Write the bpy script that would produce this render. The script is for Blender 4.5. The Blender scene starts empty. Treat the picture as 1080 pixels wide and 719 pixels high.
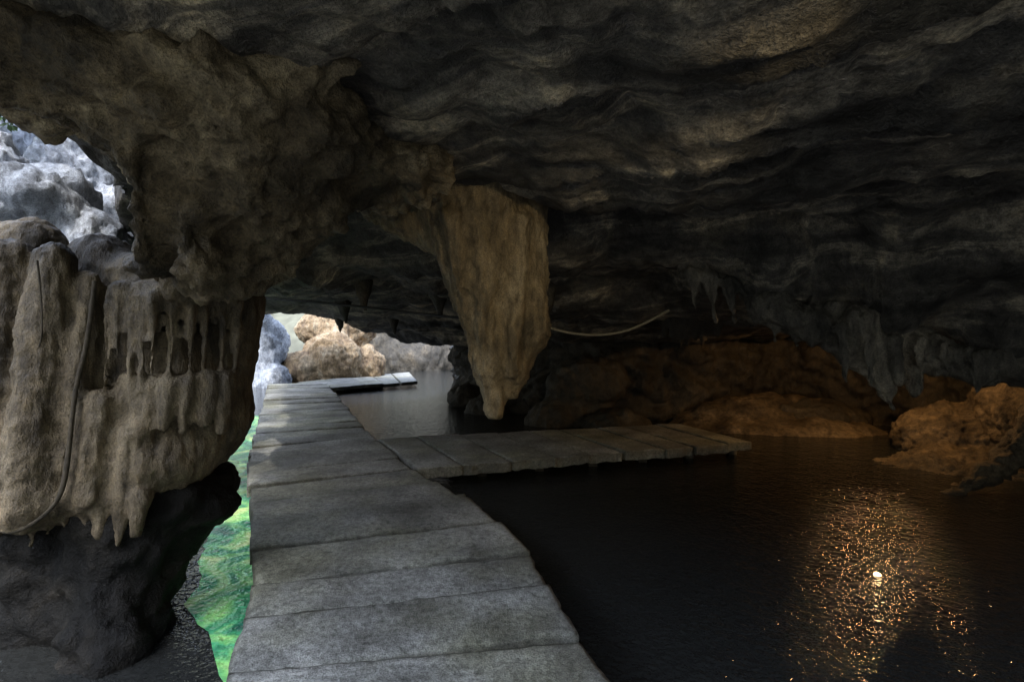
import bpy, bmesh, math, random
import numpy as np
from mathutils import Vector
random.seed(7); np.random.seed(5); rng=np.random.RandomState(11)
S=bpy.context.scene
# ---------------------------------------------------------------- noise
perm=rng.permutation(256); perm=np.concatenate([perm,perm]).astype(np.int64)
G=rng.normal(size=(256,3)); G/=np.linalg.norm(G,axis=1)[:,None]; G=G.astype(np.float32)
def perlin(p):
    i=np.floor(p).astype(np.int64); f=(p-i).astype(np.float32); i&=255
    u=f*f*f*(f*(f*6-15)+10); out=np.zeros(len(p),np.float32)
    for dx in (0,1):
        for dy in (0,1):
            for dz in (0,1):
                h=perm[(perm[(perm[(i[:,0]+dx)&255]+i[:,1]+dy)&255]+i[:,2]+dz)&255]
                g=G[h]; d=g[:,0]*(f[:,0]-dx)+g[:,1]*(f[:,1]-dy)+g[:,2]*(f[:,2]-dz)
                w=(u[:,0] if dx else 1-u[:,0])*(u[:,1] if dy else 1-u[:,1])*(u[:,2] if dz else 1-u[:,2])
                out+=w*d
    return out*1.4
R=np.array([[0.00,0.80,0.60],[-0.80,0.36,-0.48],[-0.60,-0.48,0.64]])
def fbm(p,octv=5,gain=.5,mode='f'):
    a=1.;s=0;tot=0;q=p.copy()
    for o in range(octv):
        n=perlin(q+o*17.3)
        if mode=='b': n=np.abs(n)*2-.5
        if mode=='r': n=1-2*np.abs(n)
        s=s+a*n;tot+=a;a*=gain;q=(q@R.T)*2.03
    return s/tot
def new_obj(name,V,F,mat,smooth=True):
    me=bpy.data.meshes.new(name)
    V=np.asarray(V,np.float32);F=np.asarray(F,np.int32)
    me.vertices.add(len(V));me.vertices.foreach_set('co',V.ravel())
    n=F.shape[1];me.loops.add(F.size);me.loops.foreach_set('vertex_index',F.ravel())
    me.polygons.add(len(F));me.polygons.foreach_set('loop_start',np.arange(0,F.size,n,dtype=np.int32))
    me.polygons.foreach_set('loop_total',np.full(len(F),n,np.int32))
    me.update(calc_edges=True);me.validate()
    if smooth: me.polygons.foreach_set('use_smooth',np.ones(len(me.polygons),bool))
    if mat: me.materials.append(mat)
    ob=bpy.data.objects.new(name,me);S.collection.objects.link(ob);return ob
def displace(ob,fn):
    me=ob.data;n=len(me.vertices)
    co=np.empty(n*3,np.float32);me.vertices.foreach_get('co',co);co=co.reshape(-1,3)
    no=np.empty(n*3,np.float32);me.vertices.foreach_get('normal',no);no=no.reshape(-1,3)
    d=fn(co,no);co=co+no*d[:,None]
    me.vertices.foreach_set('co',co.ravel());me.update()
def surface_nets(F,org,cell):
    s=F<0;nx,ny,nz=F.shape
    c=np.zeros((nx-1,ny-1,nz-1),np.int8)
    offs=[(a,b,d) for a in(0,1) for b in(0,1) for d in(0,1)]
    for a,b,d in offs: c+=s[a:nx-1+a,b:ny-1+b,d:nz-1+d]
    act=(c>0)&(c<8);I=np.argwhere(act);idx=-np.ones(act.shape,np.int64);idx[act]=np.arange(len(I))
    pos=np.zeros((len(I),3));cnt=np.zeros(len(I))
    for a in offs:
        for ax in range(3):
            if a[ax]==0:
                b=list(a);b[ax]=1
                Fa=F[I[:,0]+a[0],I[:,1]+a[1],I[:,2]+a[2]];Fb=F[I[:,0]+b[0],I[:,1]+b[1],I[:,2]+b[2]]
                x=(Fa<0)!=(Fb<0);t=np.where(x,Fa/np.where(x,Fa-Fb,1),0)
                v=np.array(a)[None,:].repeat(len(I),0).astype(float);v[:,ax]+=t
                pos+=v*x[:,None];cnt+=x
    V=(I+pos/cnt[:,None])*cell+np.array(org)
    Q=[]
    for ax in range(3):
        sl0=[slice(None)]*3;sl1=[slice(None)]*3;sl0[ax]=slice(0,-1);sl1[ax]=slice(1,None)
        A=s[tuple(sl0)];B=s[tuple(sl1)];E=np.argwhere(A!=B)
        b1,b2=(ax+1)%3,(ax+2)%3
        ok=(E[:,b1]>0)&(E[:,b2]>0)&(E[:,b1]<F.shape[b1]-1)&(E[:,b2]<F.shape[b2]-1);E=E[ok]
        def cid(o1,o2):
            e=E.copy();e[:,b1]+=o1;e[:,b2]+=o2;return idx[e[:,0],e[:,1],e[:,2]]
        q=np.stack([cid(-1,-1),cid(0,-1),cid(0,0),cid(-1,0)],1)
        ins=A[E[:,0],E[:,1],E[:,2]];q[~ins]=q[~ins][:,::-1];Q.append(q)
    return V,np.concatenate(Q)
def sdf_obj(name,prims,cell,mat,disp,k=.12,zmin=-1.0):
    lo=np.array([1e9]*3);hi=-lo
    for p in prims:
        if p[0]=='e': a=np.array(p[1])-np.array(p[2]);b=np.array(p[1])+np.array(p[2])
        else:
            r=max(p[3],p[4]);a=np.minimum(p[1],p[2])-r;b=np.maximum(p[1],p[2])+r
        lo=np.minimum(lo,a);hi=np.maximum(hi,b)
    lo-=.15+k*.3;hi+=.15+k*.3;n=np.ceil((hi-lo)/cell).astype(int)+1
    X,Y,Z=[(lo[i]+cell*np.arange(n[i])).astype(np.float32) for i in range(3)]
    X=X[:,None,None];Y=Y[None,:,None];Z=Z[None,None,:]
    F=None
    for p in prims:
        kk=p[-1] if (p[0]=='e' and len(p)==4) or (p[0]=='c' and len(p)==6) else k
        if p[0]=='e':
            c,r=p[1],p[2]
            d=(np.sqrt(((X-c[0])/r[0])**2+((Y-c[1])/r[1])**2+((Z-c[2])/r[2])**2)-1)*min(r)
        else:
            a=np.array(p[1],float);b=np.array(p[2],float);ab=b-a;L=ab@ab
            t=np.clip(((X-a[0])*ab[0]+(Y-a[1])*ab[1]+(Z-a[2])*ab[2])/L,0,1)
            d=np.sqrt((X-a[0]-t*ab[0])**2+(Y-a[1]-t*ab[1])**2+(Z-a[2]-t*ab[2])**2)-(p[3]+(p[4]-p[3])*t)
        if F is None: F=d+np.zeros(tuple(n),np.float32)
        else:
            h=np.clip(.5+.5*(d-F)/kk,0,1);F=d*(1-h)+F*h-kk*h*(1-h)
    V,Q=surface_nets(F,lo,cell)
    ob=new_obj(name,V,Q,mat);displace(ob,disp);return ob
# ---------------------------------------------------------------- materials
def mat_base(name):
    m=bpy.data.materials.new(name);m.use_nodes=True;nt=m.node_tree
    return m,nt,nt.nodes['Principled BSDF']
def N(nt,t,**k):
    n=nt.nodes.new(t)
    for a,b in k.items():
        if a in n.inputs: n.inputs[a].default_value=b
        else: setattr(n,a,b)
    return n
def ramp(nt,fac,stops):
    r=nt.nodes.new('ShaderNodeValToRGB');e=r.color_ramp.elements
    while len(e)<len(stops): e.new(.5)
    for x,(p,c) in zip(e,stops): x.position=p;x.color=(*c,1)
    nt.links.new(fac,r.inputs[0]);return r.outputs[0]
def mix(nt,a,b,fac,mode='MIX'):
    m=nt.nodes.new('ShaderNodeMix');m.data_type='RGBA';m.blend_type=mode
    for s,v in ((6,a),(7,b),(0,fac)):
        if hasattr(v,'is_linked') or hasattr(v,'node'): nt.links.new(v,m.inputs[s])
        else: m.inputs[s].default_value=(*v,1) if isinstance(v,tuple) else v
    return m.outputs[2]
def rock_mat(name,dark,mid,light,zs=1.,rough=.7,bump=.6,scale=1.,spec=.4,p0=.34,p1=.52,p2=.68,strata=None):
    m,nt,b=mat_base(name);L=nt.links
    tc=N(nt,'ShaderNodeTexCoord');mp=N(nt,'ShaderNodeMapping');mp.inputs['Scale'].default_value=(1,1,zs)
    L.new(tc.outputs['Object'],mp.inputs[0])
    n1=N(nt,'ShaderNodeTexNoise',Scale=1.3*scale,Detail=6.,Roughness=.62,Distortion=.6);L.new(mp.outputs[0],n1.inputs['Vector'])
    n2=N(nt,'ShaderNodeTexNoise',Scale=9*scale,Detail=6.,Roughness=.68);L.new(mp.outputs[0],n2.inputs['Vector'])
    n3=N(nt,'ShaderNodeTexNoise',Scale=60*scale,Detail=3.,Roughness=.7);L.new(tc.outputs['Object'],n3.inputs['Vector'])
    c=ramp(nt,n1.outputs[0],[(p0,dark),(p1,mid),(p2,light)])
    if strata:
        m1=N(nt,'ShaderNodeMapping');m1.inputs['Rotation'].default_value=(0,0,strata[0]);L.new(tc.outputs['Object'],m1.inputs[0])
        m2=N(nt,'ShaderNodeMapping');m2.inputs['Scale'].default_value=(.30,2.2,2.2);L.new(m1.outputs[0],m2.inputs[0])
        ns=N(nt,'ShaderNodeTexNoise',Scale=1.,Detail=6.,Roughness=.62,Distortion=.9);L.new(m2.outputs[0],ns.inputs['Vector'])
        c=mix(nt,c,ramp(nt,ns.outputs[0],[(.38,(.38,.38,.38)),(.52,(.85,.85,.85)),(.60,(2.6,2.5,2.25)),(.65,(1.,1.,1.))]),1.,'MULTIPLY')
    c2=ramp(nt,n2.outputs[0],[(.3,(.35,.34,.33)),(.55,(1,1,1)),(.75,(1.45,1.4,1.3))])
    c=mix(nt,c,c2,1.,'MULTIPLY')
    c3=ramp(nt,n3.outputs[0],[(.35,(.55,.55,.55)),(.6,(1.1,1.1,1.1))])
    c=mix(nt,c,c3,1.,'MULTIPLY')
    L.new(c,b.inputs['Base Color'])
    rr=N(nt,'ShaderNodeMapRange');L.new(n2.outputs[0],rr.inputs[0]);rr.inputs[3].default_value=rough-.25;rr.inputs[4].default_value=rough+.2
    L.new(rr.outputs[0],b.inputs['Roughness']);b.inputs['Specular IOR Level'].default_value=spec
    b1=N(nt,'ShaderNodeBump',Strength=bump,Distance=.09/scale);L.new(n2.outputs[0],b1.inputs['Height'])
    b2=N(nt,'ShaderNodeBump',Strength=bump*.8,Distance=.012);L.new(n3.outputs[0],b2.inputs['Height']);L.new(b1.outputs[0],b2.inputs['Normal'])
    L.new(b2.outputs[0],b.inputs['Normal']);return m
M_ceil=rock_mat('ceiling_rock',(.065,.06,.051),(.17,.154,.13),(.38,.325,.235),rough=.6,bump=.9,strata=(math.radians(27),))
M_col=rock_mat('column_rock',(.05,.038,.022),(.17,.13,.075),(.37,.295,.185),zs=.45,rough=.6,bump=.8,scale=1.6,p0=.36,p1=.5)
M_dark=rock_mat('shaded_base_rock',(.004,.004,.0035),(.010,.009,.007),(.03,.026,.02),rough=.6,bump=.8,scale=1.5,spec=.2)  # shade at the column's foot is put into this dark rock colour
M_lobe=rock_mat('hanging_rock_stone',(.06,.046,.028),(.25,.19,.11),(.55,.44,.27),rough=.6,bump=.95,scale=1.3)
M_stal=rock_mat('stalactite_rock',(.10,.075,.04),(.31,.23,.125),(.48,.38,.23),zs=.4,rough=.6,bump=.9,scale=1.6)
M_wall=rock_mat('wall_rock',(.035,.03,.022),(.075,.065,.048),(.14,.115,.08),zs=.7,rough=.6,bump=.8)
M_fringe=rock_mat('fringe_rock',(.06,.055,.045),(.19,.17,.135),(.42,.36,.27),zs=.5,rough=.5,bump=1.)
M_bank=rock_mat('bank_rock',(.07,.05,.03),(.20,.15,.09),(.38,.29,.18),rough=.65,bump=1.,scale=1.6)
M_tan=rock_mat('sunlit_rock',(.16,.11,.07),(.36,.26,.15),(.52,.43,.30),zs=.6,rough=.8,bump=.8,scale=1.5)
M_pale=rock_mat('pale_limestone',(.16,.18,.21),(.42,.46,.52),(.66,.69,.73),zs=.7,rough=.8,bump=1.,scale=1.8)
def slab_mat():
    m,nt,b=mat_base('weathered_concrete');L=nt.links
    tc=N(nt,'ShaderNodeTexCoord')
    n1=N(nt,'ShaderNodeTexNoise',Scale=1.6,Detail=8.,Roughness=.65);n2=N(nt,'ShaderNodeTexNoise',Scale=24.,Detail=6.,Roughness=.75)
    n3=N(nt,'ShaderNodeTexNoise',Scale=120.,Detail=2.,Roughness=.7);n4=N(nt,'ShaderNodeTexNoise',Scale=.7,Detail=5.,Roughness=.6)
    for n in(n1,n2,n3,n4): L.new(tc.outputs['Object'],n.inputs['Vector'])
    c=ramp(nt,n1.outputs[0],[(.34,(.15,.145,.125)),(.5,(.31,.31,.285)),(.66,(.50,.495,.46))])
    c=mix(nt,c,ramp(nt,n4.outputs[0],[(.45,(1,1,1)),(.60,(.95,.94,.76))]),1.,'MULTIPLY')
    c=mix(nt,c,ramp(nt,n2.outputs[0],[(.32,(.34,.34,.32)),(.58,(1.1,1.1,1.1))]),1.,'MULTIPLY')
    c=mix(nt,c,ramp(nt,n3.outputs[0],[(.35,(.5,.5,.5)),(.60,(1.1,1.1,1.1))]),1.,'MULTIPLY')
    at=N(nt,'ShaderNodeAttribute',attribute_name='tone');tm=nt.nodes.new('ShaderNodeMapRange')
    tm.inputs[3].default_value=.75;tm.inputs[4].default_value=1.15;L.new(at.outputs['Fac'],tm.inputs[0])
    cb=N(nt,'ShaderNodeCombineColor')
    for i in range(3): L.new(tm.outputs[0],cb.inputs[i])
    c=mix(nt,c,cb.outputs[0],1.,'MULTIPLY')
    ae=N(nt,'ShaderNodeAttribute',attribute_name='edge')
    c=mix(nt,c,ramp(nt,ae.outputs['Fac'],[(0.,(.4,.39,.35)),(.5,(.88,.88,.85)),(1.,(1,1,1))]),1.,'MULTIPLY')
    L.new(c,b.inputs['Base Color'])
    rr=N(nt,'ShaderNodeMapRange');L.new(n1.outputs[0],rr.inputs[0]);rr.inputs[3].default_value=.4;rr.inputs[4].default_value=.9
    L.new(rr.outputs[0],b.inputs['Roughness'])
    b1=N(nt,'ShaderNodeBump',Strength=.9,Distance=.018);L.new(n2.outputs[0],b1.inputs['Height'])
    b2=N(nt,'ShaderNodeBump',Strength=.7,Distance=.004);L.new(n3.outputs[0],b2.inputs['Height']);L.new(b1.outputs[0],b2.inputs['Normal'])
    L.new(b2.outputs[0],b.inputs['Normal']);return m
M_slab=slab_mat()
def water_mat(name='cave_water',green=False):
    m,nt,b=mat_base(name);L=nt.links
    tc=N(nt,'ShaderNodeTexCoord')
    n1=N(nt,'ShaderNodeTexNoise',Scale=22.,Detail=2.,Roughness=.5);n2=N(nt,'ShaderNodeTexNoise',Scale=5.,Detail=2.)
    for n in(n1,n2): L.new(tc.outputs['Object'],n.inputs['Vector'])
    b.inputs['Base Color'].default_value=(.020,.021,.020,1);b.inputs['Roughness'].default_value=.03;b.inputs['IOR'].default_value=1.33
    if green:
        g=N(nt,'ShaderNodeTexNoise',Scale=1.7,Detail=3.,Roughness=.55,Distortion=1.5);L.new(tc.outputs['Object'],g.inputs['Vector'])
        c=ramp(nt,g.outputs[0],[(.32,(.02,.14,.09)),(.44,(.08,.42,.18)),(.54,(.30,.74,.22)),(.66,(.72,.90,.34))]);L.new(c,b.inputs['Base Color'])  # green glow of the lit water is put into the base colour
    b1=N(nt,'ShaderNodeBump',Strength=1.,Distance=.015);L.new(n1.outputs[0],b1.inputs['Height'])
    b2=N(nt,'ShaderNodeBump',Strength=1.,Distance=.014);L.new(n2.outputs[0],b2.inputs['Height']);L.new(b1.outputs[0],b2.inputs['Normal'])
    L.new(b2.outputs[0],b.inputs['Normal']);return m
M_water=water_mat();M_green=water_mat('green_glow_shallows',True)
def simple(name,col,rough=.7,nscale=20,var=.4,bump=.3,metal=0):
    m,nt,b=mat_base(name);n=N(nt,'ShaderNodeTexNoise',Scale=float(nscale),Detail=5.)
    tc=N(nt,'ShaderNodeTexCoord');nt.links.new(tc.outputs['Object'],n.inputs['Vector'])
    c=ramp(nt,n.outputs[0],[(.3,tuple(x*(1-var) for x in col)),(.7,tuple(min(1,x*(1+var)) for x in col))])
    nt.links.new(c,b.inputs['Base Color']);b.inputs['Roughness'].default_value=rough;b.inputs['Metallic'].default_value=metal
    bb=N(nt,'ShaderNodeBump',Strength=bump,Distance=.01);nt.links.new(n.outputs[0],bb.inputs['Height']);nt.links.new(bb.outputs[0],b.inputs['Normal']);return m
M_root=simple('root_bark',(.06,.048,.03),.9,30,.5,.8)
M_rope=simple('rope_fibre',(.32,.27,.18),.9,60)
M_wood=simple('timber',(.10,.08,.055),.8,18)
M_leaf=simple('leaf',(.06,.11,.03),.6,3,.5)
M_ground=simple('ground_soil',(.10,.10,.07),.9,.8,.5,.5)
M_metal=simple('lamp_metal',(.05,.05,.05),.4,30,.2,.1,.8)
# ---------------------------------------------------------------- ceiling
CP=np.array([
(-3,-4,2.9),(0,-4,2.8),(4,-4,2.7),(9,-4,2.4),(-3,0,2.9),(0,0,2.85),(4,0,2.8),(9,0,2.5),(-2.6,1.6,2.95),(0,2,2.75),(3,2,2.8),(6,2,2.75),(9,3,2.2),
(-2.9,2.9,2.85),(-2.5,3.5,2.55),(-1.5,3,2.75),(-1.5,4.4,2.85),(-.6,4.4,2.75),(.5,4.4,2.64),(1.6,4.5,2.60),(2.8,4.5,2.70),(4.2,4.4,2.85),(5.5,3.8,2.75),
(.3,5.4,3.35),(1.2,5.3,3.4),(2.2,5.4,3.3),(3.2,5.3,2.9),(4.6,5.0,2.1),(5.6,4.8,1.9),(-1.5,5.6,2.7),(-2.6,5.2,2.6),(-2.9,6.5,2.1),(-1.8,7,2.28),(-.5,7,2.35),(.8,7,2.4),(2,7,2.4),
(2.9,7,2.2),(3.5,6.6,1.8),(3.2,5.9,1.75),(4.2,5.7,1.4),(5.5,5.6,1.25),(6.6,5.6,1.2),(8,5.5,1.2),(5.7,8.0,2.7),(6.6,8.6,2.3),(7.2,8.0,2.0),(8.8,8,1.2),(4.3,8.3,1.6),(5.2,9.6,1.6),
(-1.04,8,2.1),(.8,9,1.8),(2.5,9,1.7),(4,9.8,1.5),(1.6,10.8,1.45),(4,11,1.4),(6,11.4,1.5),(0,11.5,1.6),(-1.2,14,1.3),(-2.2,12,1.9),(-3.6,14,1.76),(-4.6,11,2.1),(-5.4,14,2.3),
(-3.5,9,2.15),(-2.6,17,1.3),(-4,18,1.7),(-6,18,2.3),(-8.5,18,2.6),(-5,22,1.7),(-8,24,2.5),(-2,24,1.2),(-6,28,1.6),(4,16,1.5),(9,12,1.2),(9,20,1.2),(4,26,1.2)],float)
def xl(y): return np.interp(y,[-4,1.8,2.9,3.5,4.3,5.2,6,10,14,18,22,30],[-2.6,-3.1,-2.95,-2.75,-3.4,-3.8,-3.9,-5.6,-7.5,-9.4,-11.5,-10])
xs=np.arange(-13.4,10.5,.045)
ys=[-4.2]
while ys[-1]<26: ys.append(ys[-1]+(.05 if ys[-1]<5 else .05+.012*(ys[-1]-5)))
ys=np.array(ys)
X,Y=np.meshgrid(xs,ys,indexing='ij')
num=np.zeros_like(X);den=np.zeros_like(X)
for cx,cy,cz in CP:
    w=1/((X-cx)**2+(Y-cy)**2+.12)**2.2;num+=w*cz;den+=w
H=num/den
wob=.25*np.interp(Y,ys,perlin(np.stack([ys*1.3,ys*0,ys*0+3],1)))
e1=np.minimum(X-(xl(Y)+wob),Y+1.7+wob)
e2=np.where(X<-1.5,19.3+wob*2-Y+np.clip(X+3.5,0,9)*2,9)
H=H+np.where(e1<0,np.minimum(-e1*3.2,3.2),0)+np.where(e2<0,np.minimum(-e2*3.2,.9),0)
V=np.stack([X,Y,H],-1).reshape(-1,3)
nx,ny=X.shape;ii=np.arange(nx*ny).reshape(nx,ny)
Fq=np.stack([ii[:-1,:-1],ii[:-1,1:],ii[1:,1:],ii[1:,:-1]],-1).reshape(-1,4)
keep=((e1[:-1,:-1]>-1.1)&(e2[:-1,:-1]>-.4)).reshape(-1);Fq=Fq[keep]
used=np.unique(Fq);rm=-np.ones(len(V),int);rm[used]=np.arange(len(used))
ceil=new_obj('cave_ceiling',V[used],rm[Fq],M_ceil)
def ceil_disp(c,n):
    c=c.astype(float)
    a=fbm(c*.6,4,.5,'b')*.26
    s=(c[:,1]+.5*c[:,0]+c[:,2]*.8)*.95+.7*fbm(c*.5,3)
    st=(s%1)
    am=np.clip(.65+1.4*fbm(c*.45+20,2),0,1)
    near=np.clip((6.5-c[:,1])/2,0,1)*np.clip((c[:,0]+1.5)/2,0,1)*am
    a+=np.where(st<.88,st/.88,(1-st)/.12)*.19*near
    s2=s*3.1+.6;st=(s2%1);a+=np.where(st<.75,st/.75,(1-st)/.25)*.05*near
    a+=fbm(c*3.2+5,4,.55,'b')*.05+fbm(c*11,3,.5)*.014
    return a-.07
displace(ceil,ceil_disp)
# ---------------------------------------------------------------- left formation
def col_disp(c,n):
    c=c.astype(float);q=c*np.array([1,1,.22])
    return fbm(q*5.5,3,.5,'b')*.035+fbm(c*11,3,.55,'b')*.016+fbm(c*1.4+9,2)*.05-.010
P=[]
P+= [('c',(-2.66,3.35,2.0),(-2.70,3.3,.5),.20,.22),('c',(-2.45,3.30,1.9),(-2.5,3.15,.8),.17,.2),('c',(-3.05,3.25,2.1),(-3.1,3.2,.5),.18,.28),('c',(-3.4,3.2,2.0),(-3.4,3.2,.5),.3,.36)]
P+= [('c',(-2.25,3.40,1.78),(-2.2,3.36,1.0),.29,.31),('c',(-1.96,3.53,1.78),(-2.03,3.48,.95),.23,.22),('e',(-1.98,3.45,1.0),(.2,.28,.24)),('e',(-2.25,3.3,.78),(.36,.4,.26)),
     ('e',(-2.8,3.1,.6),(.42,.4,.22))]
P.append(('c',(-2.34,3.05,1.80),(-2.0,3.1,1.80),.08,.08,.06));P.append(('c',(-2.0,3.1,1.80),(-1.80,3.3,1.78),.08,.08,.06))
for i in range(10):
    x=-2.37+.067*i;zl=1.26+.14*math.sin(i*2.1)+random.uniform(-.06,.06);yb=3.02+.055*max(0,i-4)
    P.append(('c',(x,yb,1.76),(x+random.uniform(-.01,.015),yb-.03,zl),.048,.018,.012))
for i in range(7):
    x=-2.30+.085*i;zl=.98+.09*math.sin(i*3.1);yb=3.06+.055*max(0,i-3)
    P.append(('c',(x,yb,1.25),(x,yb-.06,zl),.07,.04,.025))
P+= [('c',(-2.92,3.0,1.98),(-2.94,2.92,.62),.13,.15,.02),('c',(-2.68,2.99,1.98),(-2.70,2.86,.58),.11,.16,.02),('c',(-2.52,3.05,1.86),(-2.52,2.94,.8),.07,.10,.02),('c',(-3.15,2.97,1.9),(-3.2,2.92,.7),.13,.16,.02),
     ('c',(-2.40,2.97,1.15),(-2.42,2.94,.62),.09,.12,.02),('c',(-2.22,3.0,.95),(-2.24,3.0,.66),.1,.1,.03)]
for i in range(9):
    x=-2.95+.1*i;P.append(('c',(x,2.95,.6),(x,2.92,.42-random.random()*.1),.06,.02,.03))
left=sdf_obj('rock_column',P,.018,M_col,col_disp,k=.08)
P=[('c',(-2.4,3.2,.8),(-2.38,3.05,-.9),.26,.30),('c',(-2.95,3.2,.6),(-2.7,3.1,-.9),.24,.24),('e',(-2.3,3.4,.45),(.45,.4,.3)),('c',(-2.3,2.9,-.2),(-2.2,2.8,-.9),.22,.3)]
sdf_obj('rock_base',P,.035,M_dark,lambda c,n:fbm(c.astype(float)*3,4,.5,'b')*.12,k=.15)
def lobe_disp(c,n):
    c=c.astype(float)
    return fbm(c*1.9+3,4,.5,'b')*.22+fbm(c*6,4,.55,'b')*.065+fbm(c*16,2)*.01-.045
P=[('e',(-1.55,2.9,2.75),(.75,.7,.5)),('e',(-1.62,3.1,2.35),(.48,.5,.45)),('e',(-1.35,3.2,2.4),(.36,.5,.36)),('e',(-1.95,3.05,1.98),(.27,.35,.24)),('e',(-1.72,3.1,1.92),(.26,.35,.22)),('e',(-1.5,3.2,2.05),(.22,.35,.22)),
   ('c',(-1.9,2.7,2.8),(-2.9,2.5,3.0),.42,.35),('c',(-2.3,3.3,2.65),(-1.9,3.3,2.3),.2,.25),('c',(-1.9,3.4,2.1),(-2.0,3.45,1.6),.25,.22),('e',(-1.0,3.8,2.75),(.6,.7,.35)),
   ('c',(-1.0,2.55,2.9),(-1.45,2.75,2.2),.22,.14,.04),('c',(-1.9,2.45,2.9),(-1.9,2.7,2.0),.2,.12,.04),('e',(-1.68,2.75,2.05),(.16,.2,.3),.04)]
sdf_obj('hanging_rock',P,.025,M_lobe,lobe_disp,k=.12)
def stal_disp(c,n):
    c=c.astype(float);q=c*np.array([1,1,.35])
    return fbm(q*4,4,.5,'b')*.07+fbm(c*10,3,.55,'b')*.026-.012
P=[('c',(-.36,5.0,3.0),(-.26,5.0,2.2),.58,.42),('c',(-.26,5,2.2),(-.18,4.95,1.35),.40,.24),('c',(-.18,4.95,1.35),(-.17,4.95,.84),.22,.12),
   ('c',(.12,5.05,2.9),(.14,5.05,1.6),.25,.24),('c',(.14,5.05,1.6),(-.02,5,1.05),.22,.1),('c',(-.62,4.95,2.75),(-.42,4.9,1.9),.2,.14),('c',(-1.35,5.3,2.9),(-.7,5.1,2.6),.22,.25),
   ('c',(-.28,4.62,2.4),(-.25,4.72,1.5),.12,.09,.03),('c',(.08,4.74,2.6),(-.0,4.78,1.2),.13,.08,.02),('c',(-.52,4.60,2.6),(-.47,4.66,2.0),.14,.06,.02)]
sdf_obj('stalactite',P,.024,M_stal,stal_disp,k=.12)
P=[('c',(3.0,5.9,1.9),(3.35,5.75,1.55),.25,.12),('c',(3.3,5.7,1.75),(3.75,5.65,1.3),.2,.12),('c',(3.8,5.65,1.7),(4.05,5.6,1.0),.25,.1),('c',(4.05,5.6,1.05),(4.16,5.6,.76),.1,.04),('c',(4.3,5.7,1.5),(4.4,5.6,.95),.22,.08),
   ('c',(4.6,5.7,1.4),(5.2,5.6,1.15),.25,.15),('c',(5.0,5.6,1.3),(5.0,5.5,.95),.12,.05),('c',(5.3,5.6,1.3),(6.4,5.5,1.1),.25,.25),('c',(2.4,6.6,2.5),(2.6,6.5,2.05),.3,.06),('c',(2.7,6.4,2.4),(3.1,6.2,1.85),.2,.1)]
for i in range(9):
    x=3.5+.27*i;P.append(('c',(x,5.45,1.6-.04*i),(x+.04,5.42,1.15-random.random()*.25+.25*abs(x-4.1)*.3),.09,.03,.03))
for i in range(8):
    x=2.2+.2*i;P.append(('c',(x,6.3-.08*i,2.35-.07*i),(x+.05,6.25-.08*i,1.95-.07*i-random.random()*.25),.11,.025,.03))
sdf_obj('stalactite',P,.03,M_fringe,lambda c,n:fbm(c.astype(float)*np.array([4,4,2.]),4,.55,'b')*.1-.02,k=.1)
P=[]
for (x,y,z,l) in [(-2.2,7.5,2.2,.25),(-1.2,8.2,2.1,.2),(.5,8,2.1,.35),(2.6,8.8,1.8,.25),(-3.3,10,2.1,.25),(-2.8,12,1.9,.25),(-4.4,13,2.0,.25),(.2,9.3,1.8,.3)]:
    P.append(('c',(x,y,z+.3),(x+.05,y,z-l),.2,.04))
for i in range(7):
    x=2.7+.13*i;P.append(('c',(x,8.6,2.0),(x,8.6,1.55-random.random()*.2),.12,.025))
sdf_obj('stalactite',P,.06,M_wall,lambda c,n:fbm(c.astype(float)*4,3,.5,'b')*.05,k=.1)
# ---------------------------------------------------------------- walls
def wall(name,pts,z0,z1,step,mat,amp,lean=.0):
    pts=[np.array(p,float) for p in pts];out=[]
    for a,b in zip(pts[:-1],pts[1:]):
        n=max(2,int(np.linalg.norm(b-a)/step))
        for i in range(n): out.append(a+(b-a)*i/n)
    out.append(pts[-1]);out=np.array(out)
    for _ in range(12): out[1:-1]=(out[:-2]+out[1:-1]*2+out[2:])/4
    zz=np.arange(z0,z1,step);T=np.gradient(out,axis=0);T/=np.linalg.norm(T,axis=1)[:,None];Nn=np.stack([T[:,1],-T[:,0]],1)
    V=np.zeros((len(out),len(zz),3))
    for j,z in enumerate(zz): V[:,j,:2]=out+Nn*lean*(z-z0);V[:,j,2]=z
    ii=np.arange(len(out)*len(zz)).reshape(len(out),len(zz))
    Fq=np.stack([ii[:-1,:-1],ii[1:,:-1],ii[1:,1:],ii[:-1,1:]],-1).reshape(-1,4)
    ob=new_obj(name,V.reshape(-1,3),Fq,mat)
    displace(ob,lambda c,n:fbm(c.astype(float)*np.array([.9,.9,1.3]),5,.55,'b')*amp+fbm(c.astype(float)*4,3,.5,'b')*amp*.2);return ob
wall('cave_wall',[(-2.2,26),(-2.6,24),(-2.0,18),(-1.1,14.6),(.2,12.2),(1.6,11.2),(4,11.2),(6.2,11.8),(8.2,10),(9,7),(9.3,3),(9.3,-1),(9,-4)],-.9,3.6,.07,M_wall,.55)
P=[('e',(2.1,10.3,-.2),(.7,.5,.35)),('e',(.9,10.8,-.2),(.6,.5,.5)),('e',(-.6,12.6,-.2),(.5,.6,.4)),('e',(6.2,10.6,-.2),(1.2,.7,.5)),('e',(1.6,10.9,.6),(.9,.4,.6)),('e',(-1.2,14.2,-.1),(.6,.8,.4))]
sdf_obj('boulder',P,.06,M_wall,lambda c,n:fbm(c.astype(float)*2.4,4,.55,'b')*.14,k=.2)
P=[('e',(4.3,10.3,-.45),(1.5,.7,.36)),('e',(5.9,10.1,-.45),(1.6,.9,.45)),('e',(5.4,10.8,-.2),(1.8,.6,.6))]
sdf_obj('sediment_bank',P,.05,M_bank,lambda c,n:fbm(c.astype(float)*1.6,5,.5,'b')*.12,k=.3)
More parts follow.
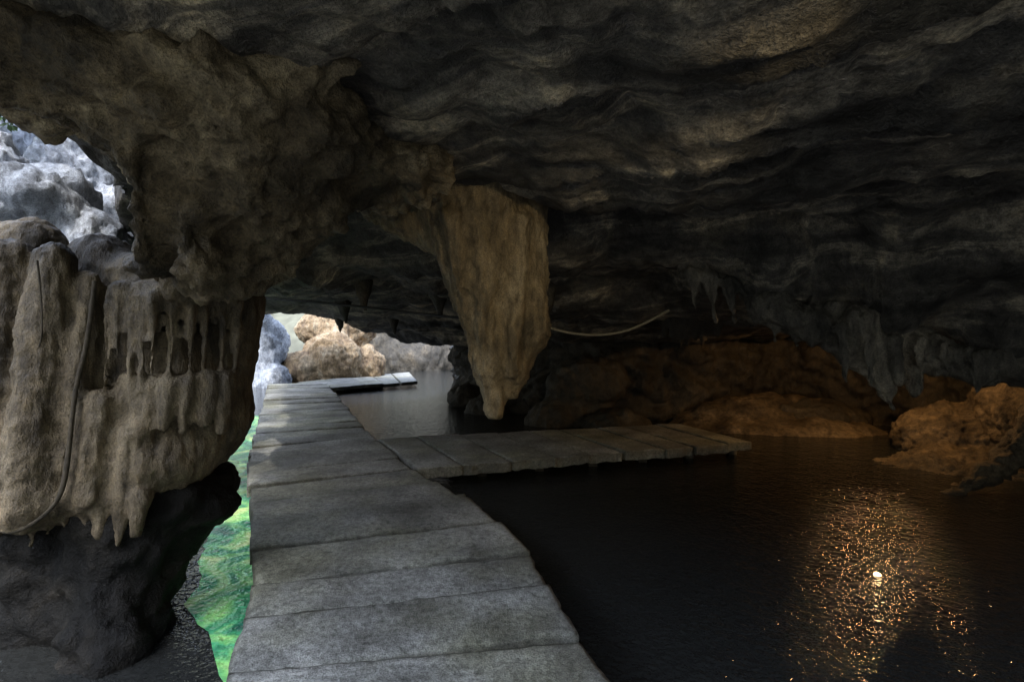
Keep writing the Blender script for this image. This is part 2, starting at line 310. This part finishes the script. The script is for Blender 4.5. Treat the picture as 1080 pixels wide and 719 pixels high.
P=[('e',(6.5,7.2,-.47),(1.2,.9,.45)),('e',(5.6,7.3,-.38),(.55,.4,.18)),('e',(5.3,6.3,-.34),(.5,.2,.10)),('c',(5.0,5.9,-.32),(5.75,5.95,.1),.07,.13),('c',(5.75,5.95,.1),(6.3,5.95,.72),.13,.25),('c',(6.3,5.95,.7),(7.2,6.0,.6),.25,.4),('e',(8.0,7.2,.4),(1.2,1.2,1.0)),('e',(7.8,5.0,-.3),(.8,.6,.4)),
   ('e',(7.1,8.2,-.1),(.9,.8,.6))]
sdf_obj('rock_bank',P,.035,M_bank,lambda c,n:fbm(c.astype(float)*2.6,5,.6,'b')*.14+fbm(c.astype(float)*9,3,.5,'b')*.04,k=.1)
big=lambda c,n:fbm(c.astype(float)*np.array([1.2,1.2,.8]),5,.55,'b')*.28+fbm(c.astype(float)*6,3,.5,'b')*.07
P=[('c',(-5.0,4.9,-.8),(-4.6,4.9,2.4),.8,.55),('e',(-4.35,4.7,2.75),(.5,.5,.35)),('e',(-4.0,4.9,2.45),(.35,.4,.25)),('c',(-5.2,5.0,2.4),(-5.3,5.2,3.3),.5,.35),('e',(-3.9,4.6,1.4),(.45,.5,.9)),('e',(-4.0,4.0,-.4),(.9,.6,.4)),
   ('c',(-4.8,6.4,.0),(-4.7,6.4,3.0),.5,.5),('c',(-6.2,7.4,.0),(-6.2,7.4,3.8),.8,.7),('c',(-7.8,7.4,.0),(-7.8,7.4,4.6),.9,.8)]
sdf_obj('limestone_outcrop',P,.05,M_pale,big,k=.15)
P=[('c',(-9.7,20,-.6),(-9.75,20,2.6),.6,.35),('e',(-9.1,19.6,-.2),(.6,.6,.8)),('e',(-9.4,20.4,1.4),(.5,.6,.9))]
sdf_obj('limestone_outcrop',P,.09,M_pale,big,k=.3)
P=[('e',(-7.6,21.6,.6),(1.3,1.0,1.3)),('e',(-8.8,21,.2),(.8,.8,.9)),('e',(-6.4,22.5,.2),(.8,.9,1.1)),('e',(-7.9,23,2.0),(1.8,1.2,1.0))]
sdf_obj('boulder',P,.07,M_tan,big,k=.2)
P=[('e',(-6.0,31,.2),(2.2,1.2,1.7)),('e',(-3.5,32,.6),(1.8,1.2,2.0)),('e',(-9,31,.8),(2.2,1.2,2.6)),('e',(-1,31,.8),(2.2,1.2,2.6))]
sdf_obj('boulder',P,.14,M_wall,big,k=.3)
# ---------------------------------------------------------------- ground, hills, water
gx=np.concatenate([np.linspace(-150,-20,70),np.linspace(-19.5,12,90),np.linspace(14,150,50)]);gy=np.concatenate([np.linspace(-150,-12,50),np.linspace(-11,34,120),np.linspace(36,170,60)])
X,Y=np.meshgrid(gx,gy,indexing='ij')
t=np.clip((-(X+.5*np.maximum(Y,0))-5.2)/3,0,1);t2=np.clip((Y-32)/6,0,1);t3=np.clip((-Y-4)/3,0,1);t=np.maximum(np.maximum(t,t2),t3)
far=np.clip((np.hypot(X,Y-8)-26)/60,0,1)
pn=fbm(np.stack([X.ravel()*.12,Y.ravel()*.12,X.ravel()*0],1),5).reshape(X.shape)
Hh=-1.1+t*(1.15+pn*.8)+far**1.2*34*(1+.5*pn)*np.maximum(t,.6)
ii=np.arange(X.size).reshape(X.shape)
new_obj('ground',np.stack([X,Y,Hh],-1).reshape(-1,3),np.stack([ii[:-1,:-1],ii[1:,:-1],ii[1:,1:],ii[:-1,1:]],-1).reshape(-1,4),M_ground)
new_obj('water',[(-22,-10,-.25),(12,-10,-.25),(12,45,-.25),(-22,45,-.25)],[(0,1,2,3)],M_water)
Lx=lambda y:np.interp(y,[.2,2.25,2.89,3.77,6.75,18,20],[-.4,-1.29,-1.47,-1.92,-3.47,-8.57,-9.4])
Rx=lambda y:np.interp(y,[.2,2.28,3.03,3.77,4.38,6.0,7.86,18,20],[.95,.42,.25,.1,-.16,-1.14,-2.11,-6.5,-7.2])
yy=np.linspace(2.35,12,120)
wv=.12*perlin(np.stack([yy*2.8,yy*0,yy*0],1))+.05*perlin(np.stack([yy*9,yy*0,yy*0],1))
tap=np.clip((yy-2.35)/1.0,0,1)**.6
Va=[(Lx(y)+.25,y,-.246) for y in yy]+[(Lx(y)+.2-(.60+w_)*t_,y,-.246) for y,w_,t_ in zip(yy,wv,tap)]
n=len(yy);new_obj('green_glow_shallows',Va,[(i,i+1,n+i+1,n+i) for i in range(n-1)],M_green)
fv=[];ff=[]
for cx,cy,cz,r,n in [(-6.6,6.4,4.6,.45,500),(-12.5,22,2.5,2.2,1500),(-14,14,3,2.5,1500)]:
    for i in range(n):
        d=np.random.normal(size=3);d/=np.linalg.norm(d);p=np.array([cx,cy,cz])+d*r*random.random()**.4
        a=np.random.normal(size=3);a/=np.linalg.norm(a);b=np.cross(a,d);b/=np.linalg.norm(b)+1e-6;s=.04+.05*random.random()
        k=len(fv);fv+=[p-a*s,p+b*s*.45,p+a*s,p-b*s*.45];ff.append((k,k+1,k+2,k+3))
new_obj('foliage',fv,ff,M_leaf,False)
# ---------------------------------------------------------------- walkway
def slabs(name,quads,th=.11,gap=.010,tilt=1.):
    V=[];F=[];tone=[];edg=[]
    for (a,b,c,d) in quads:
        a,b,c,d=[np.array(q,float) for q in(a,b,c,d)]
        ctr=(a+b+c+d)/4
        jit=lambda q:q+rng.normal(size=2)*.016
        u0=(d-a)/np.linalg.norm(d-a);u1=(c-b)/np.linalg.norm(c-b)
        a,d=jit(a+u0*gap),jit(d-u0*gap);b,c=jit(b+u1*gap),jit(c-u1*gap)
        nu=max(4,int(np.linalg.norm(b-a)/.03));nv=max(3,int(np.linalg.norm(d-a)/.03))
        dz=rng.normal()*.008*tilt;tx=rng.normal()*.008*tilt;ty=rng.normal()*.007*tilt;tn=random.random()
        U,W=np.meshgrid(np.linspace(0,1,nu+1),np.linspace(0,1,nv+1),indexing='ij')
        Pq=(a*(1-U)[...,None]+b*U[...,None])*(1-W)[...,None]+(d*(1-U)[...,None]+c*U[...,None])*W[...,None]
        edge=np.minimum(np.minimum(U,1-U)*np.linalg.norm(b-a),np.minimum(W,1-W)*np.linalg.norm(d-a))
        pz=np.stack([Pq[...,0].ravel(),Pq[...,1].ravel(),np.full(U.size,dz*50)],1)
        chip=fbm(pz*9,3).reshape(U.shape)
        z=dz+tx*(U-.5)*2+ty*(W-.5)*2-.012*np.exp(-edge/.010)*(1+1.6*chip)+.008*fbm(pz*4,3).reshape(U.shape)
        cen=(ctr-Pq);cen/=np.linalg.norm(cen,axis=-1)[...,None]+1e-6
        Pq=Pq+cen*((edge<1e-6)*np.clip(fbm(pz*6+3,3).reshape(U.shape),0,1)*.05)[...,None]
        ev=np.clip((edge+.03*chip)/.045,0,1)
        k=len(V);n1,n2=U.shape
        top=np.concatenate([Pq,z[...,None]],-1).reshape(-1,3)
        V+=list(top);ids=np.arange(n1*n2).reshape(n1,n2)+k
        F+=list(np.stack([ids[:-1,:-1],ids[1:,:-1],ids[1:,1:],ids[:-1,1:]],-1).reshape(-1,4))
        ring=list(ids[:,0])+list(ids[-1,1:])+list(ids[::-1,-1][1:])+list(ids[0,::-1][1:-1])
        kb=len(V)
        for r in ring:
            p=V[r].copy();p[2]-=th+.01*chip.flat[(r-k)%chip.size];V.append(p)
        m=len(ring)
        for i in range(m): F.append(np.array([ring[i],kb+i,kb+(i+1)%m,ring[(i+1)%m]]))
        tone+=[tn]*(len(V)-k);edg+=list(ev.ravel())+[.2]*m
    ob=new_obj(name,np.array(V),np.array(F),M_slab,False)
    at=ob.data.attributes.new('tone','FLOAT','POINT');at.data.foreach_set('value',np.array(tone,np.float32))
    at=ob.data.attributes.new('edge','FLOAT','POINT');at.data.foreach_set('value',np.array(edg,np.float32));return ob
bounds=[.2];
while bounds[-1]<17.6: bounds.append(bounds[-1]+random.uniform(.38,.62))
off=lambda y:np.interp(y,[.2,2.67,5.2,18],[.15,.36,.8,.8])
Q=[]
for y0,y1 in zip(bounds[:-1],bounds[1:]):
    r0,r1=y0+off(y0),y1+off(y1)
    Q.append(((Lx(y0),y0),(Rx(r0),r0),(Rx(r1),r1),(Lx(y1),y1)))
walk=bpy.data.objects.new('concrete_walkway',None);S.collection.objects.link(walk)
def par(o,n): o.name=n;o.parent=walk
par(slabs('main_slabs',Q),'main_slabs')
Q=[];nb=9
A0,A1=np.array((-1.10,6.0)),np.array((3.61,7.64));B0,B1=np.array((-2.08,7.9)),np.array((3.1,9.4))
ts=np.linspace(0,1,nb+1)
ts[1:-1]+=rng.uniform(-.02,.02,nb-1)
for t0,t1 in zip(ts[:-1],ts[1:]): Q.append((A0+(A1-A0)*t0,A0+(A1-A0)*t1,B0+(B1-B0)*t1,B0+(B1-B0)*t0))
par(slabs('branch_slabs',Q,gap=.004,tilt=.35),'branch_slabs')
A0,A1=np.array((-6.0,16.6)),np.array((-3.6,19.3));B0,B1=np.array((-8.0,19.0)),np.array((-5.0,25))
Q=[]
ts=np.linspace(0,1,6)
for t0,t1 in zip(ts[:-1],ts[1:]): Q.append((A0+(A1-A0)*t0,A0+(A1-A0)*t1,B0+(B1-B0)*t1,B0+(B1-B0)*t0))
far_s=slabs('far_slabs',Q,gap=.004,tilt=.5);far_s.location.z=-.015;par(far_s,'far_slabs')
def box(a,b,w,z0,z1):
    a=np.array(a,float);b=np.array(b,float);t=(b-a)/np.linalg.norm(b-a);n=np.array([-t[1],t[0]])*w/2
    c=[a-n,b-n,b+n,a+n];v=[(*p,z0) for p in c]+[(*p,z1) for p in c]
    return v,[(0,3,2,1),(4,5,6,7),(0,1,5,4),(1,2,6,5),(2,3,7,6),(3,0,4,7)]
BV=[];BF=[]
def addb(*a):
    v,f=box(*a);k=len(BV);BV.extend(v);BF.extend([tuple(i+k for i in q) for q in f])
for y0 in np.arange(.6,17,1.1):
    for s,e_ in ((.3,1),(-.3,-1)):
        f=Lx if s>0 else Rx
        addb((f(y0)+s,y0+.12),(f(y0+1.1)+s,y0+1.22),.14,-.23,-.15)
    for f,s in((Lx,.3),(Rx,-.3)): addb((f(y0)+s-.06,y0+.2),(f(y0)+s+.06,y0+.2),.12,-1.2,-.23)
for t0 in np.linspace(0,.95,7):
    for w in(.2,.8):
        p=(np.array((-1.1,6.0))*(1-w)+np.array((-2.08,7.9))*w)*(1-t0-.03)+(np.array((3.61,7.64))*(1-w)+np.array((3.1,9.4))*w)*(t0+.03)
        addb((p[0]-.06,p[1]),(p[0]+.06,p[1]),.12,-1.2,-.15)
o=new_obj('supports',BV,BF,M_wood,False);par(o,'supports')
# ---------------------------------------------------------------- roots / ropes
def tube(name,pts,r0,r1,mat,wob=0.):
    cu=bpy.data.curves.new(name,'CURVE');cu.dimensions='3D';cu.bevel_depth=1;cu.bevel_resolution=4;cu.resolution_u=10
    sp=cu.splines.new('NURBS');sp.points.add(len(pts)-1);sp.order_u=3;sp.use_endpoint_u=True
    for i,p in enumerate(pts):
        sp.points[i].co=(p[0]+random.uniform(-wob,wob),p[1],p[2],1);sp.points[i].radius=(r0+(r1-r0)*i/(len(pts)-1))*random.uniform(.8,1.2)
    ob=bpy.data.objects.new(name,cu);S.collection.objects.link(ob);cu.materials.append(mat);return ob
tube('tree_root',[(-2.44,3.0,1.85),(-2.45,2.95,1.5),(-2.46,2.90,1.25),(-2.46,2.86,1.0),(-2.47,2.82,.75),(-2.49,2.80,.62),(-2.56,2.75,.52),(-2.7,2.74,.47),(-2.85,2.80,.5),(-3.0,2.9,.52)],.013,.012,M_root,.012)
tube('tree_root',[(-2.64,2.86,1.95),(-2.62,2.86,1.6),(-2.63,2.84,1.4),(-2.65,2.81,1.15)],.005,.003,M_root,.015)
tube('rope',[(.35,7.5,1.78),(.6,7.5,1.66),(1.1,7.5,1.58),(1.5,7.5,1.6),(1.9,7.5,1.72),(2.3,7.5,1.95)],.018,.016,M_rope)
tube('cable',[(-2.85,5.5,1.97),(-2.3,5.5,1.93),(-1.7,5.5,1.88),(-1.1,5.5,1.8),(-.5,5.5,1.74)],.012,.012,M_metal)
# ---------------------------------------------------------------- lamps
def lamp(name,loc,col,energy,rad=.06,target=None,cone=60):
    root=bpy.data.objects.new(name,None);S.collection.objects.link(root);root.location=loc
    bm=bmesh.new();bmesh.ops.create_cone(bm,cap_ends=True,segments=20,radius1=.09,radius2=.05,depth=.09)
    bmesh.ops.translate(bm,verts=bm.verts,vec=(0,0,.12))
    g=bmesh.ops.create_cone(bm,cap_ends=True,segments=8,radius1=.012,radius2=.012,depth=.4);bmesh.ops.translate(bm,verts=g['verts'],vec=(0,0,.35))
    me=bpy.data.meshes.new('housing');bm.to_mesh(me);bm.free();me.materials.append(M_metal)
    h=bpy.data.objects.new('housing',me);S.collection.objects.link(h);h.parent=root
    l=bpy.data.lights.new('bulb','SPOT' if target else 'POINT');l.energy=energy;l.color=col;l.shadow_soft_size=rad
    lo=bpy.data.objects.new('bulb',l);S.collection.objects.link(lo);lo.parent=root
    if target:
        l.spot_size=math.radians(cone);l.spot_blend=1
        q=(Vector(target)-Vector(loc)).to_track_quat('-Z','Y');lo.rotation_euler=q.to_euler()
lamp('added_spot',(5.7,8.0,1.9),(1,.56,.22),85,.045)
lamp('added_spot',(1.3,1.0,2.45),(1,.80,.48),120,.1,(.1,5.6,1.2),66)  # unseen spot, added above the frame to warm the stalactite and branch
m,nt,b=mat_base('glint_glow');b.inputs['Base Color'].default_value=(1,.8,.5,1);b.inputs['Emission Color'].default_value=(1,.72,.36,1);b.inputs['Emission Strength'].default_value=8
fl=bpy.data.objects.new('added_glint',None);S.collection.objects.link(fl);fl.location=(2.74,3.84,-.25)  # glowing ball added to stand in for the bright glint on the water
bm=bmesh.new();bmesh.ops.create_uvsphere(bm,u_segments=20,v_segments=12,radius=.026);me=bpy.data.meshes.new('glint_ball');bm.to_mesh(me);bm.free();me.materials.append(m)
o=bpy.data.objects.new('glint_ball',me);S.collection.objects.link(o);o.parent=fl;o.location=(0,0,-.012)
bm=bmesh.new();bmesh.ops.create_cone(bm,cap_ends=True,segments=20,radius1=.024,radius2=.03,depth=.03);me=bpy.data.meshes.new('base');bm.to_mesh(me);bm.free();me.materials.append(M_metal)
o=bpy.data.objects.new('base',me);S.collection.objects.link(o);o.parent=fl;o.location=(0,0,-.035)
# ---------------------------------------------------------------- sky, sun, camera
w=bpy.data.worlds.new('World');S.world=w;w.use_nodes=True;nt=w.node_tree
sk=nt.nodes.new('ShaderNodeTexSky');sk.sky_type='NISHITA';sk.sun_disc=False
el,az=math.radians(56),math.radians(-160)
sk.sun_elevation=el;sk.sun_rotation=az
hs=nt.nodes.new('ShaderNodeHueSaturation');hs.inputs['Saturation'].default_value=.6
nt.links.new(sk.outputs[0],hs.inputs['Color']);nt.links.new(hs.outputs[0],nt.nodes['Background'].inputs[0]);nt.nodes['Background'].inputs[1].default_value=1.4
sun=bpy.data.lights.new('sun','SUN');sun.energy=2.5;sun.angle=math.radians(.5);sun.color=(1,.95,.88)
so=bpy.data.objects.new('sun',sun);S.collection.objects.link(so)
d=Vector((math.sin(az)*math.cos(el),math.cos(az)*math.cos(el),math.sin(el)))
so.rotation_euler=d.to_track_quat('Z','Y').to_euler()
cam=bpy.data.cameras.new('camera');cam.lens=18;cam.sensor_width=36;cam.clip_end=1000;cam.clip_start=.05
co=bpy.data.objects.new('camera',cam);S.collection.objects.link(co);co.location=(0,0,1.5);co.rotation_euler=(math.radians(90),0,0)
S.camera=co
S.view_settings.view_transform='Standard';S.view_settings.look='None';S.view_settings.exposure=0
